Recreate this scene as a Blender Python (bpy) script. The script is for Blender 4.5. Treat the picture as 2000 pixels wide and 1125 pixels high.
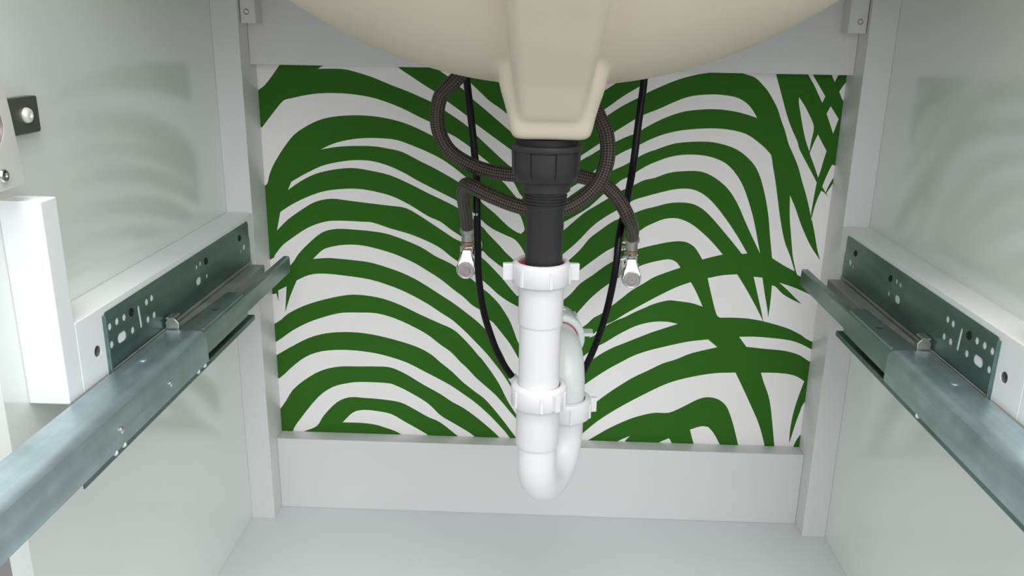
import bpy, bmesh, math, random
from mathutils import Vector, Matrix
from mathutils.geometry import delaunay_2d_cdt
random.seed(4)
SC = bpy.context.scene
COL = SC.collection
for o in list(bpy.data.objects):
    bpy.data.objects.remove(o)

# ------------------------------------------------------------------ camera
FPX = 1651.3                                   # focal length in pixels of a 2000 px wide frame
CAM = Vector((0.0, 0.0, 0.6832))
PITCH, YAW, ROLL = -0.2965, -0.0314, 0.0170
_f = Vector((math.sin(YAW)*math.cos(PITCH), math.cos(YAW)*math.cos(PITCH), math.sin(PITCH)))
_r = Vector((math.cos(YAW), -math.sin(YAW), 0))
_u = _r.cross(_f)
CR = _r*math.cos(ROLL) + _u*math.sin(ROLL)
CU = -_r*math.sin(ROLL) + _u*math.cos(ROLL)
CF = _f
cam = bpy.data.cameras.new('camera'); camo = bpy.data.objects.new('camera', cam); COL.objects.link(camo)
cam.sensor_width = 36; cam.lens = FPX/2000*36; cam.clip_start = 0.01
camo.matrix_world = Matrix(((CR.x, CU.x, -CF.x, CAM.x), (CR.y, CU.y, -CF.y, CAM.y), (CR.z, CU.z, -CF.z, CAM.z), (0, 0, 0, 1)))
SC.camera = camo

# ------------------------------------------------------------------ light of the room in front of the cabinet
W = bpy.data.worlds.new('room_daylight'); SC.world = W; W.use_nodes = True
bg = W.node_tree.nodes['Background']; bg.inputs[0].default_value = (0.93, 0.97, 1.0, 1); bg.inputs[1].default_value = 1.0

def area(name, loc, target, sx, sy, power, col):
    l = bpy.data.lights.new(name, 'AREA'); l.shape = 'RECTANGLE'; l.size = sx; l.size_y = sy; l.energy = power; l.color = col
    o = bpy.data.objects.new(name, l); COL.objects.link(o); o.location = loc
    o.rotation_euler = (Vector(target)-Vector(loc)).to_track_quat('-Z', 'Y').to_euler()
    return o
area('window_light', (0.55, -1.2, 1.65), (0.0, 0.9, 0.35), 1.7, 1.2, 20, (0.93, 0.98, 1.0))
area('ceiling_light', (0.0, 0.0, 2.25), (0.0, 0.6, 0.1), 1.0, 0.8, 26, (1.0, 0.98, 0.95))

SC.view_settings.view_transform = 'Standard'
SC.view_settings.look = 'None'
SC.view_settings.exposure = 0.18
SC.view_settings.gamma = 1.0
SC.view_settings.use_curve_mapping = False

# ------------------------------------------------------------------ materials
def new_mat(name):
    m = bpy.data.materials.new(name); m.use_nodes = True
    return m, m.node_tree, m.node_tree.nodes['Principled BSDF']

def mat(name, col, rough=0.5, metal=0.0, var=0.04, scale=30, bump=0.0, bscale=200, coat=0.0, coat_r=0.2, spec=0.5, rvar=0.0, **kw):
    m, nt, b = new_mat(name)
    N, L = nt.nodes, nt.links
    tc = N.new('ShaderNodeTexCoord')
    no = N.new('ShaderNodeTexNoise'); no.inputs['Scale'].default_value = scale; no.inputs['Detail'].default_value = 4
    L.new(tc.outputs['Object'], no.inputs['Vector'])
    mx = N.new('ShaderNodeMix'); mx.data_type = 'RGBA'
    mx.inputs[6].default_value = (*[c*(1-var) for c in col], 1); mx.inputs[7].default_value = (*[min(1, c*(1+var)) for c in col], 1)
    L.new(no.outputs['Fac'], mx.inputs[0]); L.new(mx.outputs[2], b.inputs['Base Color'])
    b.inputs['Roughness'].default_value = rough; b.inputs['Metallic'].default_value = metal
    b.inputs['Coat Weight'].default_value = coat; b.inputs['Coat Roughness'].default_value = coat_r
    b.inputs['Specular IOR Level'].default_value = spec
    if rvar:
        mr = N.new('ShaderNodeMapRange'); mr.inputs['To Min'].default_value = max(0.02, rough-rvar); mr.inputs['To Max'].default_value = rough+rvar
        L.new(no.outputs['Fac'], mr.inputs['Value']); L.new(mr.outputs[0], b.inputs['Roughness'])
    if bump:
        n2 = N.new('ShaderNodeTexNoise'); n2.inputs['Scale'].default_value = bscale; n2.inputs['Detail'].default_value = 3
        L.new(tc.outputs['Object'], n2.inputs['Vector'])
        bp = N.new('ShaderNodeBump'); bp.inputs['Strength'].default_value = bump; bp.inputs['Distance'].default_value = 0.001
        L.new(n2.outputs['Fac'], bp.inputs['Height']); L.new(bp.outputs[0], b.inputs['Normal'])
    for k, v in kw.items():
        b.inputs[k.replace('_', ' ')].default_value = v
    return m

M_PANEL = mat('satin_white_panel_paint', (0.80, 0.84, 0.80), rough=0.5, var=0.015, scale=8, bump=0.0, coat=1.0, coat_r=0.16, Coat_IOR=2.2)
M_FLOOR = mat('satin_white_cabinet_base', (0.71, 0.735, 0.735), rough=0.45, var=0.015, scale=8, bump=0.08, bscale=250)
M_ROOM = mat('grey_room_floor', (0.16, 0.15, 0.14), rough=0.5, var=0.1, scale=3)
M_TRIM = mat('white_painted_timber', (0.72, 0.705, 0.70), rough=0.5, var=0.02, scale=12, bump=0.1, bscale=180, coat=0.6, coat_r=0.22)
M_STILE = mat('bright_white_painted_timber', (0.84, 0.86, 0.86), rough=0.5, var=0.01, scale=12, bump=0.1, bscale=180)
M_WHITE = mat('mural_white_ground', (0.94, 0.90, 0.885), rough=0.8, spec=0.15, var=0.02, scale=25)
M_GREEN = mat('mural_leaf_green', (0.038, 0.142, 0.017), rough=0.8, spec=0.08, var=0.05, scale=18)
M_BASIN = mat('cream_basin_ceramic', (0.68, 0.595, 0.475), rough=0.42, var=0.02, scale=14, bump=0.05, bscale=400)
M_BLACK = mat('matt_black_plastic', (0.024, 0.023, 0.022), rough=0.45, var=0.1, scale=60, bump=0.1, bscale=500)
M_RUBBER = mat('black_rubber', (0.006, 0.005, 0.006), rough=0.6)
M_PVC = mat('white_waste_plastic', (0.81, 0.79, 0.805), rough=0.3, var=0.008, scale=10)
M_PVCG = mat('translucent_white_plastic', (0.74, 0.77, 0.75), rough=0.28, var=0.02, scale=10, Subsurface_Weight=0.3, Subsurface_Scale=0.02)
M_RED = mat('red_sealing_washer', (0.45, 0.03, 0.06), rough=0.5)
M_CABLE = mat('glossy_black_cable_sheath', (0.004, 0.002, 0.004), rough=0.33, spec=0.25, var=0.1)
M_MARK = mat('white_cable_print', (0.6, 0.6, 0.6), rough=0.5)
M_HOLE = mat('shaded_raw_board', (0.16, 0.15, 0.14), rough=0.9)  # raw board, darkened so the hole's shade is in the colour
M_CHROME = mat('chromed_brass', (0.78, 0.76, 0.76), rough=0.12, metal=1.0, var=0.05, scale=90, rvar=0.05)
M_NICKEL = mat('crimped_nickel', (0.55, 0.52, 0.49), rough=0.3, metal=0.9, var=0.1, scale=120)
M_BRASS = mat('tarnished_brass', (0.50, 0.30, 0.17), rough=0.35, metal=0.8, var=0.3, scale=150)
M_HOLEDISC = mat('dark_hole_disc', (0.01, 0.012, 0.012), rough=0.4, metal=0.5)  # black base colour carries the darkness inside the plate's screw holes
M_DARKM = mat('dark_nickel_plate', (0.16, 0.17, 0.14), rough=0.35, metal=0.7, var=0.1, scale=80)
M_HCHROME = mat('bright_nickel_hinge', (0.9, 0.88, 0.86), rough=0.3, metal=0.4, var=0.06, scale=40, rvar=0.1)

# galvanised steel: long brushed streaks and pale blooms
def zinc(name, col, rough=0.34, metal=0.85):
    m, nt, b = new_mat(name); N, L = nt.nodes, nt.links
    tc = N.new('ShaderNodeTexCoord'); mp = N.new('ShaderNodeMapping'); mp.inputs['Scale'].default_value = (60, 4, 60)
    L.new(tc.outputs['Object'], mp.inputs['Vector'])
    n1 = N.new('ShaderNodeTexNoise'); n1.inputs['Scale'].default_value = 2; n1.inputs['Detail'].default_value = 6
    L.new(mp.outputs[0], n1.inputs['Vector'])
    n2 = N.new('ShaderNodeTexNoise'); n2.inputs['Scale'].default_value = 35; n2.inputs['Detail'].default_value = 5
    L.new(tc.outputs['Object'], n2.inputs['Vector'])
    ad = N.new('ShaderNodeMath'); ad.operation = 'MULTIPLY'; L.new(n1.outputs['Fac'], ad.inputs[0]); L.new(n2.outputs['Fac'], ad.inputs[1])
    cr = N.new('ShaderNodeValToRGB'); L.new(ad.outputs[0], cr.inputs[0])
    cr.color_ramp.elements[0].position = 0.12; cr.color_ramp.elements[1].position = 0.42
    cr.color_ramp.elements[0].color = (*[c*0.82 for c in col], 1); cr.color_ramp.elements[1].color = (*[min(1, c*1.15) for c in col], 1)
    L.new(cr.outputs[0], b.inputs['Base Color'])
    mr = N.new('ShaderNodeMapRange'); mr.inputs['To Min'].default_value = rough-0.06; mr.inputs['To Max'].default_value = rough+0.1
    L.new(n2.outputs['Fac'], mr.inputs['Value']); L.new(mr.outputs[0], b.inputs['Roughness'])
    b.inputs['Metallic'].default_value = metal
    return m
M_ZINC = zinc('galvanised_steel', (0.16, 0.25, 0.23))
M_ZINCL = zinc('bright_zinc_rail', (0.47, 0.57, 0.60), rough=0.36, metal=0.85)
M_ZINCM = zinc('grey_zinc_rail', (0.31, 0.39, 0.37), rough=0.36)
M_ZINCD = zinc('dull_zinc_flange', (0.42, 0.43, 0.40), rough=0.5, metal=0.6)

def braid_mat():
    m, nt, b = new_mat('braided_steel_sleeve'); N, L = nt.nodes, nt.links
    uv = N.new('ShaderNodeUVMap'); uv.uv_map = 'UVMap'
    sp = N.new('ShaderNodeSeparateXYZ'); L.new(uv.outputs[0], sp.inputs[0])
    def m1(op, a, b_=None, v=None):
        n = N.new('ShaderNodeMath'); n.operation = op
        L.new(a, n.inputs[0])
        if b_ is not None: L.new(b_, n.inputs[1])
        if v is not None: n.inputs[1].default_value = v
        return n.outputs[0]
    us = m1('MULTIPLY', sp.outputs[0], v=2*math.pi*9/0.048)      # length in metres
    vs = m1('MULTIPLY', sp.outputs[1], v=2*math.pi*7)
    s1 = m1('SINE', m1('ADD', us, vs)); s2 = m1('SINE', m1('SUBTRACT', us, vs))
    h = m1('MULTIPLY', s1, s2)
    h2 = m1('ADD', m1('MULTIPLY', h, v=0.5), v=0.5)
    cr = N.new('ShaderNodeValToRGB'); L.new(h2, cr.inputs[0])
    cr.color_ramp.elements[0].position = 0.15; cr.color_ramp.elements[1].position = 0.85
    cr.color_ramp.elements[0].color = (0.010, 0.008, 0.007, 1); cr.color_ramp.elements[1].color = (0.125, 0.095, 0.08, 1)
    L.new(cr.outputs[0], b.inputs['Base Color'])
    b.inputs['Metallic'].default_value = 0.2; b.inputs['Roughness'].default_value = 0.38; b.inputs['Specular IOR Level'].default_value = 0.35
    bp = N.new('ShaderNodeBump'); bp.inputs['Strength'].default_value = 0.8; bp.inputs['Distance'].default_value = 0.0008
    L.new(h2, bp.inputs['Height']); L.new(bp.outputs[0], b.inputs['Normal'])
    return m
M_BRAID = braid_mat()

# ------------------------------------------------------------------ object helpers
def finish(bm, name, m, parent=None, smooth=30, bevel=0.0, seg=2):
    bmesh.ops.remove_doubles(bm, verts=bm.verts, dist=1e-6)
    bmesh.ops.recalc_face_normals(bm, faces=bm.faces)
    me = bpy.data.meshes.new(name); bm.to_mesh(me); bm.free()
    for mm in (m if isinstance(m, (list, tuple)) else [m]): me.materials.append(mm)
    o = bpy.data.objects.new(name, me); COL.objects.link(o)
    if parent is not None:
        o.parent = parent
        o.matrix_parent_inverse = parent.matrix_world.inverted() if parent.type != 'EMPTY' else Matrix.Translation(-Vector(parent.location))
        if parent.type != 'EMPTY': o.matrix_parent_inverse = Matrix.Identity(4)
    if smooth:
        for p in me.polygons: p.use_smooth = True
        me.set_sharp_from_angle(angle=math.radians(smooth))
    if bevel:
        bv = o.modifiers.new('bevel', 'BEVEL'); bv.width = bevel; bv.segments = seg; bv.limit_method = 'ANGLE'; bv.angle_limit = math.radians(40)
        bv.harden_normals = True
    return o

def thing(name, loc, label, cat, group=None):
    e = bpy.data.objects.new(name, None); COL.objects.link(e); e.location = loc; e.empty_display_size = 0.02
    e['label'] = label; e['category'] = cat
    if group: e['group'] = group
    return e

def box(bm, x0, x1, y0, y1, z0, z1):
    v = [bm.verts.new((x, y, z)) for x in (x0, x1) for y in (y0, y1) for z in (z0, z1)]
    for f in ((0, 1, 3, 2), (4, 6, 7, 5), (0, 4, 5, 1), (2, 3, 7, 6), (0, 2, 6, 4), (1, 5, 7, 3)):
        bm.faces.new([v[i] for i in f])

def hexa(bm, pts):
    """eight points: bottom ring of four then top ring of four"""
    v = [bm.verts.new(p) for p in pts]
    bm.faces.new(v[:4]); bm.faces.new(v[4:])
    for i in range(4):
        j = (i+1) % 4
        bm.faces.new((v[i], v[j], v[4+j], v[4+i]))

def lathe(bm, prof, centre, axis=(0, 0, 1), n=40, closed=False, phase=0.0, fn=None):
    """prof: (radius, height along axis)"""
    ax = Vector(axis).normalized(); a = ax.orthogonal().normalized()
    if abs(ax.z) > 0.9: a = Vector((1, 0, 0)) - ax*ax.x; a.normalize()
    b = ax.cross(a); c = Vector(centre)
    rings = []
    for r, h in prof:
        ring = []
        for i in range(n):
            t = 2*math.pi*i/n + phase
            rr = r if fn is None else fn(r, h, t)
            ring.append(bm.verts.new(c + ax*h + (a*math.cos(t) + b*math.sin(t))*rr))
        rings.append(ring)
    for k in range(len(rings)-1):
        for i in range(n):
            j = (i+1) % n
            bm.faces.new((rings[k][i], rings[k][j], rings[k+1][j], rings[k+1][i]))
    if closed:
        for i in range(n):
            j = (i+1) % n
            bm.faces.new((rings[-1][i], rings[-1][j], rings[0][j], rings[0][i]))
    else:
        bm.faces.new(rings[0]); bm.faces.new(rings[-1])
    return a, b

def crom(pts, sub=8, closed=False):
    P = [Vector(p) for p in pts]; out = []
    n = len(P)
    for i in range(n if closed else n-1):
        if closed: p0, p1, p2, p3 = P[i-1], P[i], P[(i+1) % n], P[(i+2) % n]
        else: p0, p1, p2, p3 = P[max(i-1, 0)], P[i], P[i+1], P[min(i+2, n-1)]
        for s in range(sub):
            t = s/sub
            out.append(0.5*((2*p1)+(p2-p0)*t+(2*p0-5*p1+4*p2-p3)*t*t+(3*p1-p0-3*p2+p3)*t**3))
    if not closed: out.append(P[-1])
    return out

def tube(bm, path, r, n=20, cap=True, hollow=0.0):
    """sweep with UV: u metres along, v turn around; r a number or list"""
    uvl = bm.loops.layers.uv.get('UVMap') or bm.loops.layers.uv.new('UVMap')
    P = [Vector(p) for p in path]; N = len(P)
    T = [(P[min(i+1, N-1)]-P[max(i-1, 0)]).normalized() for i in range(N)]
    a = T[0].orthogonal().normalized(); rings = []; L = [0.0]
    for i in range(1, N): L.append(L[-1]+(P[i]-P[i-1]).length)
    for i in range(N):
        a = (a - T[i]*a.dot(T[i])).normalized(); b = T[i].cross(a)
        rr = r[i] if isinstance(r, (list, tuple)) else r
        rings.append([bm.verts.new(P[i]+(a*math.cos(2*math.pi*k/n)+b*math.sin(2*math.pi*k/n))*rr) for k in range(n)])
    for i in range(N-1):
        for k in range(n):
            j = (k+1) % n
            f = bm.faces.new((rings[i][k], rings[i][j], rings[i+1][j], rings[i+1][k]))
            for lp, uvv in zip(f.loops, ((L[i], k/n), (L[i], (k+1)/n), (L[i+1], (k+1)/n), (L[i+1], k/n))):
                lp[uvl].uv = uvv
    if cap:
        bm.faces.new(rings[0]); bm.faces.new(rings[-1])

def prism(bm, outer, holes, to3d, t):
    """flat plate: outline and holes in 2-D, thickness t; to3d(u, v, w) gives the point"""
    loops = [outer] + holes
    vs = []; edges = []; spans = []
    for lp in loops:
        s = len(vs); vs += [Vector(p) for p in lp]; n = len(lp)
        edges += [(s+i, s+(i+1) % n) for i in range(n)]; spans.append((s, n))
    faces = [list(range(s, s+n)) for s, n in spans]
    V, E, F, ov, oe, of = delaunay_2d_cdt(vs, [], faces, 0, 1e-7)
    inv = {}
    for i, src in enumerate(ov):
        for s in src: inv[s] = i
    A = [bm.verts.new(to3d(v.x, v.y, 0.0)) for v in V]; B = [bm.verts.new(to3d(v.x, v.y, t)) for v in V]
    for f, src in zip(F, of):
        if 0 in src and len([k for k in src if k > 0]) == 0:
            bm.faces.new([A[i] for i in f]); bm.faces.new([B[i] for i in reversed(f)])
    for s, n in spans:
        for i in range(n):
            p, q = inv[s+i], inv[s+(i+1) % n]
            try: bm.faces.new((A[p], A[q], B[q], B[p]))
            except ValueError: pass

def circ(cx, cy, r, n=16, ry=None, ang=0.0):
    ry = ry or r; ca, sa = math.cos(ang), math.sin(ang)
    return [(cx+ca*r*math.cos(2*math.pi*i/n)-sa*ry*math.sin(2*math.pi*i/n), cy+sa*r*math.cos(2*math.pi*i/n)+ca*ry*math.sin(2*math.pi*i/n)) for i in range(n)]

def slot(cx, cy, L, r, ang=0.0, n=8):
    pts = []
    for s in (1, -1):
        for i in range(n+1):
            t = -math.pi/2+math.pi*i/n
            x = s*(L/2+r*math.cos(t)); y = s*r*math.sin(t)
            pts.append((cx+x*math.cos(ang)-y*math.sin(ang), cy+x*math.sin(ang)+y*math.cos(ang)))
    return pts

# ------------------------------------------------------------------ the cabinet shell
XL, XR = -0.3713, 0.3850            # inner faces of the two rear posts
PL, PR = -0.4047, 0.4179            # inner faces of the side panels
YP, YR, YW = 1.0619, 1.0941, 1.1200 # front of posts, front of rails, printed wall
YF = 0.577                          # front edge of the side panels
ZR1, ZR2, ZT = 0.1120, 0.6359, 0.84

def struct(name, m, fn, bevel=0.0008, parent=None):
    bm = bmesh.new(); fn(bm); o = finish(bm, name, m, parent, bevel=bevel)
    if parent is None: o['kind'] = 'structure'
    return o
struct('floor', M_FLOOR, lambda b: box(b, PL-0.02, PR+0.02, 0.56, YW+0.02, -0.02, 0.0))
struct('floor', M_ROOM, lambda b: box(b, -3, 3, -3, 1.14, -0.14, -0.12))
struct('baseboard_front', M_PANEL, lambda b: box(b, PL-0.018, PR+0.018, 0.60, YW+0.02, -0.12, -0.02))
wall_left = struct('wall_left', M_PANEL, lambda b: box(b, PL-0.018, PL, YF, YW+0.02, 0.0, ZT))
wall_right = struct('wall_right', M_PANEL, lambda b: box(b, PR, PR+0.018, YF, YW+0.02, 0.0, ZT))
wall_back = struct('wall_back', M_WHITE, lambda b: box(b, PL, PR, YW+0.0006, YW+0.02, 0.0, ZT), bevel=0)
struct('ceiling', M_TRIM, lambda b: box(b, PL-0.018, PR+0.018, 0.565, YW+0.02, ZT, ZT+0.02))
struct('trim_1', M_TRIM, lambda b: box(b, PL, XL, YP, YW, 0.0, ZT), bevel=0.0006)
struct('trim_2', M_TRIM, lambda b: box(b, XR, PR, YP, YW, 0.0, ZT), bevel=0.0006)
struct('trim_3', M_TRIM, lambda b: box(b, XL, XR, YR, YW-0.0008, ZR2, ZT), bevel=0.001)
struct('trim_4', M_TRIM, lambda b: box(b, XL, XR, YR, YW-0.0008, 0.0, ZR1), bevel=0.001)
# screwed corner cleats under the worktop
for nm, x0, x1, xs in (('trim_5', XL+0.0008, -0.3520, -0.3630), ('trim_6', 0.3626, XR-0.0008, 0.3760)):
    bm = bmesh.new()
    zh = 0.6990
    prism(bm, [(x0, 0.6855), (x1, 0.6855), (x1, ZT), (x0, ZT)], [circ(xs, zh, 0.0032, 16)], lambda u, v, w: Vector((u, 1.0695+w, v)), 0.0246)
    c = finish(bm, nm, M_TRIM, bevel=0.0006); c['kind'] = 'structure'
    bm = bmesh.new(); lathe(bm, [(0.0030, 0), (0.0030, -0.0008), (0.0022, -0.0016), (0.0010, -0.0016), (0.0008, -0.0008)], (xs, 1.0712, zh), axis=(0, 1, 0), n=16)
    finish(bm, 'screw', M_NICKEL, c)
# short stiles on the front edge of each side panel
for nm, x0, x1 in (('trim_7', PL, XL), ('trim_8', XR, PR)):
    struct(nm, M_STILE, lambda b: box(b, x0, x1, 0.6070, 0.6290, 0.3900, 0.5550), bevel=0.0012)

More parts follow.
